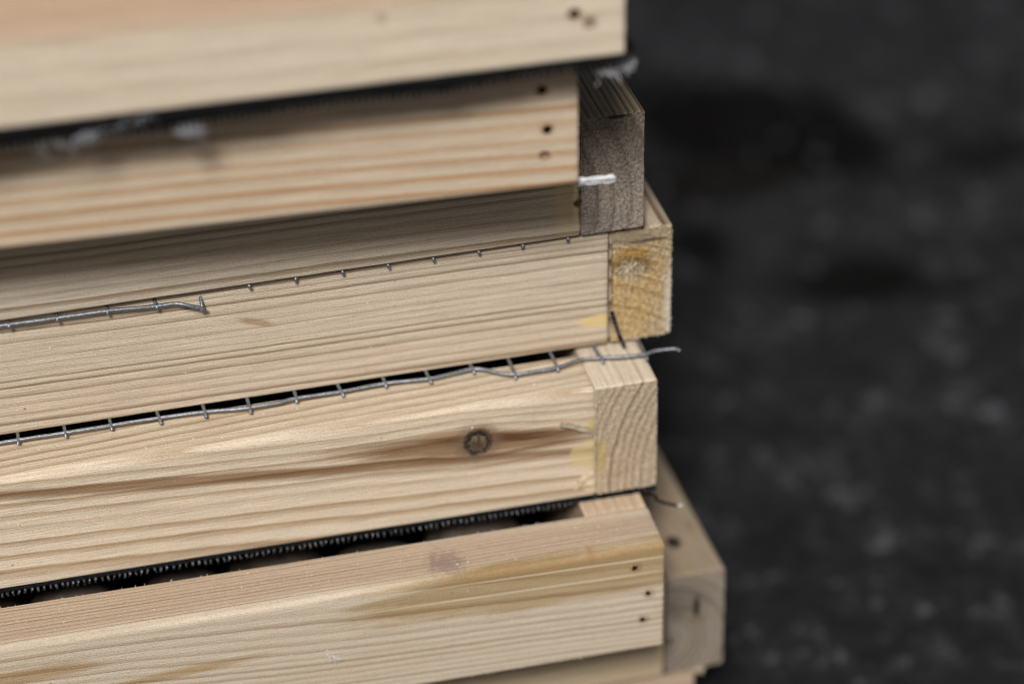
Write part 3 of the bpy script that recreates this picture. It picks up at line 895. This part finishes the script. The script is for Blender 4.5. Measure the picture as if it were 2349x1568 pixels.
# black netting under E: hem band, hanging loops, a stray thread at the corner
V, F = [], []
nx = 200
for i in range(nx + 1):
    x = -WF + (WF - 0.3) * i / nx
    j = 0.25 * mnoise.noise(Vector((x * 0.4, 2, 5))) + 0.2 * mnoise.noise(Vector((x * 0.07, 2, 5)))
    if x > -27:
        j -= 0.5
    for (y, z) in ((0.2, -0.05), (-0.35 + j, -0.4), (-0.3 + j, -1.15), (0.6, -1.45), (5.0, -1.45), (5.0, -0.05)):
        V.append((x, y, z))
for i in range(nx):
    for k in range(6):
        k2 = (k + 1) % 6
        F.append((i * 6 + k, (i + 1) * 6 + k, (i + 1) * 6 + k2, i * 6 + k2))
F += [tuple(range(6)), tuple(reversed(range(nx * 6, nx * 6 + 6)))]
link('netting_hem', V, F, M_black, E, smooth=True)
V, F = [], []
x = -WF + 2
i = 0
while x < -24.5:
    dz = 0.5 * mnoise.noise(Vector((x * 0.035, 9, 2)))
    l = 0.75 + 0.5 * mnoise.noise(Vector((x * 0.09, 1, 2))) + rt.uniform(-.25, .25)
    a = rt.uniform(-.4, .4)
    tube_data([Vector((x, 0.2, -0.9 + dz * .3)), Vector((x + a * .3, -0.75, -1.3 + dz)), Vector((x + a * .6, -0.85, -1.5 - l * .6 + dz)), Vector((x + a, -0.35, -1.55 - l + dz))], 0.40, 6, jit=0.5, seed=i, V=V, F=F)
    x += 1.72 + rt.uniform(-.28, .28); i += 1
for _ in range(260):                           # fuzz on the hem over the side board
    xx = rt.uniform(-27, -0.5)
    tube_data([Vector((xx, rt.uniform(-.2, .4), rt.uniform(-1.3, -.3))), Vector((xx + rt.uniform(-.9, .9), -rt.uniform(.3, .9), rt.uniform(-1.45, -.2)))], 0.16, 4, V=V, F=F)
link('netting_loops', V, F, M_loop, E, kind='stuff', smooth=True)
net(E, -0.75, 1.0, 1.75, 1.05, M_black, y0=5.2)
th = [loc('E', px, py, 1, yy) for px, py, yy in ((1470, 1132, 0.5), (1500, 1134, -0.3), (1508, 1146, -0.8), (1522, 1152, -1.0), (1540, 1156, -1.0), (1553, 1159, -1.0))]
tube('stray_thread', th, 0.42, M_black, E, n=6, jit=0.5)['label'] = 'stray black thread with a frayed white tip'
te = th[-1]
fluff(E, (te, te + Vector((0.9, 0, 0))), 22, 0.16, 0.9, M_white, 0.09, 8)

# ------------------------------------------------------------------ F
hF = [lf('F', 1456, 1302, 0), lf('F', 1487, 1360, 0), lf('F', 1474, 1420, 0)]
f1, f2, f3, f4 = lf('F', 1150, 1350, 0), lf('F', 420, 1540, 0), lf('F', 60, 1548, 0), lf('F', 1357, 1278, 0)
OL = (0.80, 0.70, 0.50)
F_rims = [rim((p[0] + 0.3, p[1]), 1.9, (0.72, 0.62, 0.52)) for p in hF]
F_front = wood('flat_sawn_pine', (0.60, 0.51, 0.39), (0.36, 0.26, 0.165), (-44, 47), 1.45, 0.8, warp=5, seed=14.9, tilt=0.045, sharp=0.6, fibre=0.10,
               spots=[dict(c=(f1[0] + 20, 0, f1[1]), s=(62, 5, 8.5), col=(0.70, 0.61, 0.44), mul=1, soft=0.22, n=1.3, ns=(0.03, 0.35, 0.35), k=0.95, slope=-0.02),
                      dict(c=(f1[0] + 30, 0, f1[1] + 7), s=(60, 5, 5.0), col=(0.82, 0.74, 0.60), mul=1, soft=0.4, n=1.2, ns=(0.03, 0.4, 0.4), k=0.9),
                      dict(c=(f1[0] + 10, 0, f1[1] - 2), s=(45, 5, 0.35), col=(0.74, 0.64, 0.46), soft=0.5, n=0.8, ns=(0.03, .6, .6), slope=0.02, k=0.6),
                      dict(c=(f1[0] + 20, 0, f1[1] + 3), s=(40, 5, 0.3), col=(0.74, 0.64, 0.46), soft=0.5, n=0.8, ns=(0.03, .6, .6), slope=0.02, k=0.6),
                      dict(c=(f2[0], 0, f2[1]), s=(22, 5, 1.5), col=(0.72, 0.60, 0.42), mul=1, soft=0.5, n=1.1, ns=(0.06, 0.6, 0.6), k=0.9, slope=-0.06),
                      dict(c=(f3[0], 0, f3[1]), s=(20, 5, 2.4), col=(0.70, 0.58, 0.42), mul=1, soft=0.4, n=1.1, ns=(0.06, 0.6, 0.6), k=0.95),
                      dict(c=(f4[0], 0, f4[1]), s=(1.1, 4, 2.2), col=(0.34, 0.20, 0.09), soft=0.5, n=1.2, ns=(.6, .6, .6), k=0.75),
                      dict(c=(loc('F', 1020, 1290, 2, HB).x, loc('F', 1020, 1290, 2, HB).y, HB), s=(5, 5.0, 3), col=(0.24, 0.19, 0.17), soft=0.6, n=2.6, ns=(.6, .6, .6), k=0.6),
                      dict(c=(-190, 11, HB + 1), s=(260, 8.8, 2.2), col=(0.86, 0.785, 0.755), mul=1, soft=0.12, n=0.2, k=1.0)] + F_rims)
F_fe = wood('flat_sawn_end', (0.46, 0.36, 0.24), (0.28, 0.19, 0.11), (-9, -7), 4.3, 0.8, seed=14.9, end=True)
F_side = wood('pinkish_pine_side', (0.56, 0.43, 0.30), (0.38, 0.25, 0.15), (-30, 10), 2.4, 0.7, seed=15.1)
F_se = wood('pinkish_pine_side_end', (0.45, 0.35, 0.24), (0.28, 0.18, 0.11), (-30, 10), 2.4, 0.7, seed=15.1, end=True)
F_, F_fb, F_sb = sieve('F', 'wooden sieve frame with olive stained front board and three square nail holes', True, F_front, F_fe, F_side, F_se,
                       rads=(0.8, 0.8, 0.7, 2.0), holes=[(p[0], p[1], 1.5, 1.6, 9, 4) for p in hF], seed=60)
crumbs('sawdust', M_dust, F_fb, [(rt.uniform(-230, -1), 2.2 + 16 * rt.random() ** 0.8, HB + 0.02) for _ in range(260)] + [(rt.uniform(-220, -2), -0.02, rt.uniform(1, 35)) for _ in range(40)], 0.08, 0.36, 7)
slivers('torn_fibre', M_chip, F_fb, [((rt.uniform(-220, -2), 18.8, 37.7), (rt.uniform(-.5, .5), rt.uniform(-.2, .6), 1), rt.uniform(.3, .9), 0.2) for _ in range(40)]
        + [((p[0] + rt.uniform(-1.2, 1.2), -0.02, p[1] + rt.choice((-.95, .95))), (rt.uniform(-1, 1), -.5, rt.uniform(-.4, .2)), rt.uniform(.5, 1.0), 0.2) for p in hF for _ in range(7)]
        + [((rt.uniform(-220, -2), 0.05, 0.3), (rt.uniform(-1, 1), -.5, -rt.uniform(.2, 1)), rt.uniform(.3, .8), 0.2) for _ in range(30)])
cw = lf('F', 755, 1497, 0)
fluff(F_, ((cw[0] - 1.2, -0.35, cw[1] + 1.2), (cw[0] + 1.4, -0.35, cw[1] - 1.6)), 16, 0.35, 2.6, M_white, 0.07, 21, name='cobweb_thread')
net(F_, -0.5, 0.8, 1.75, 1.05, M_black)

# stones lying inside F on its netting
def stone(x, y, r, seed):
    bm = bmesh.new(); bmesh.ops.create_icosphere(bm, subdivisions=3, radius=1.0)
    rnd = random.Random(seed)
    sx, sy, sz = r * rnd.uniform(0.95, 1.25), r * rnd.uniform(0.8, 1.0), r * rnd.uniform(0.7, 0.95)
    off = Vector((seed * 3.1, seed * 1.7, 0))
    vs = []
    for v in bm.verts:
        q = v.co * (1 + 0.16 * mnoise.noise(v.co * 1.1 + off) + 0.04 * mnoise.noise(v.co * 4 + off))
        vs.append((q.x * sx, q.y * sy, q.z * sz))
    lo = min(v[2] for v in vs)
    fs = [[v.index for v in f.verts] for f in bm.faces]; bm.free()
    o = link('stone', [(a, b, c - lo) for a, b, c in vs], fs, M_stone, smooth=True)
    fx, fy, fz, fw = FR['F']
    c, s = math.cos(fw), math.sin(fw)
    o.location = Vector((fx + c * x - s * y, fy + s * x + c * y, fz + Z0 + 0.02)) * MM
    o['label'] = 'dark brown rounded stone in the gap behind the olive stained front board'
    o['category'] = 'stone'; o['group'] = 'stones inside the sieve'


xx, k = -232.0, 0
while xx < -45:
    r = random.Random(k).uniform(12, 15.5)
    stone(xx, 44 + 6 * math.sin(k * 2.1), r, k + 1)
    xx += r * 2.05 + 2.5; k += 1

# ------------------------------------------------------------------ G
kg = loc('G', 1545, 1243, 2, HB)
G_front = wood('shaded_pine', (0.55, 0.44, 0.29), (0.36, 0.25, 0.14), (-20, -30), 3.2, 0.7, warp=4, seed=16.4)
G_fe = wood('shaded_pine_end', (0.42, 0.34, 0.23), (0.26, 0.18, 0.11), (-20, -30), 3.2, 0.7, seed=16.4, end=True)
kg2 = loc('G', 1682 / 1.0643, 1282 / 1.0643, 2, HB)
G_side = wood('knotted_pine_side', (0.335, 0.262, 0.18), (0.27, 0.19, 0.12), (24, 10), 4.2, 0.6, warp=5, seed=17.8,
              spots=[dict(c=(kg.y, -kg.x, HB), s=(3.2, 2.3, 3), col=(0.035, 0.025, 0.018), soft=0.3, n=0.4, ns=(.3, .3, .3)),
                     dict(c=(kg2.y, -kg2.x, HB), s=(3.4, 1.0, 3), col=(0.25, 0.17, 0.10), soft=0.4, n=0.5, ns=(.3, .3, .3), k=0.8)])
g1 = ls('G', 1598, 1392)
G_se = wood('grey_ringed_end', (0.32, 0.275, 0.225), (0.17, 0.135, 0.10), (21, 13), 2.3, 1.1, warp=1.6, seed=17.8, end=True, speck=0.5,
            spots=[dict(c=(0, g1[0], g1[1]), s=(6, 1.0, 4.8), col=(0.05, 0.045, 0.03), soft=0.4, n=0.5, ns=(.5, .5, .5), k=0.9),
                   dict(c=(0, g1[0] - 0.5, g1[1] - 4.5), s=(6, 3, 1.4), col=(0.20, 0.14, 0.08), soft=0.6, n=1.0, ns=(.5, .5, .5), k=0.8),
                   dict(c=(0, 13, 28), s=(6, 7, 6), col=(0.58, 0.56, 0.55), mul=1, soft=0.6, n=1.4, ns=(.3, .3, .3), k=0.8),
                   dict(c=(0, 18.2, 13), s=(6, 1.2, 1.0), col=(0.06, 0.045, 0.03), soft=0.4, n=0.8, ns=(.6, .6, .6))])
G, G_fb, G_sb = sieve('G', 'sieve frame with a blurred grey ringed board end sticking out under the olive stained frame', False, G_front, G_fe, G_side, G_se,
                      rads=(0.8, 1, 1, 0.8), srad=1.2, seed=70, gap=1.0, sholes=[(g1[0], g1[1], 0.9, 4.2, 3, 8, 0)])
net(G, -0.75, 1.0, 1.75, 1.05, M_black)
q = loc('G', 1600, 1541, 1, 0.5)
fluff(G, ((q.x - 3, 0.4, -0.6), (q.x + 1.5, 0.4, -0.9)), 34, 0.35, 2.2, M_chip, 0.14, 31, name='torn_fibre')

# ------------------------------------------------------------------ H
H_front = wood('reddish_pine', (0.50, 0.37, 0.265), (0.33, 0.21, 0.14), (-20, -30), 2.6, 0.7, warp=4, seed=18.4)
H_fe = wood('reddish_pine_end', (0.42, 0.32, 0.23), (0.26, 0.17, 0.11), (-20, -30), 2.6, 0.7, seed=18.4, end=True)
H, H_fb, H_sb = sieve('H', 'lowest reddish wooden sieve frame, only its top corner in view at the bottom edge', True, H_front, H_fe, H_front, H_fe, seed=80)
net(H, -0.7, 1.0, 1.75, 1.05, M_black)
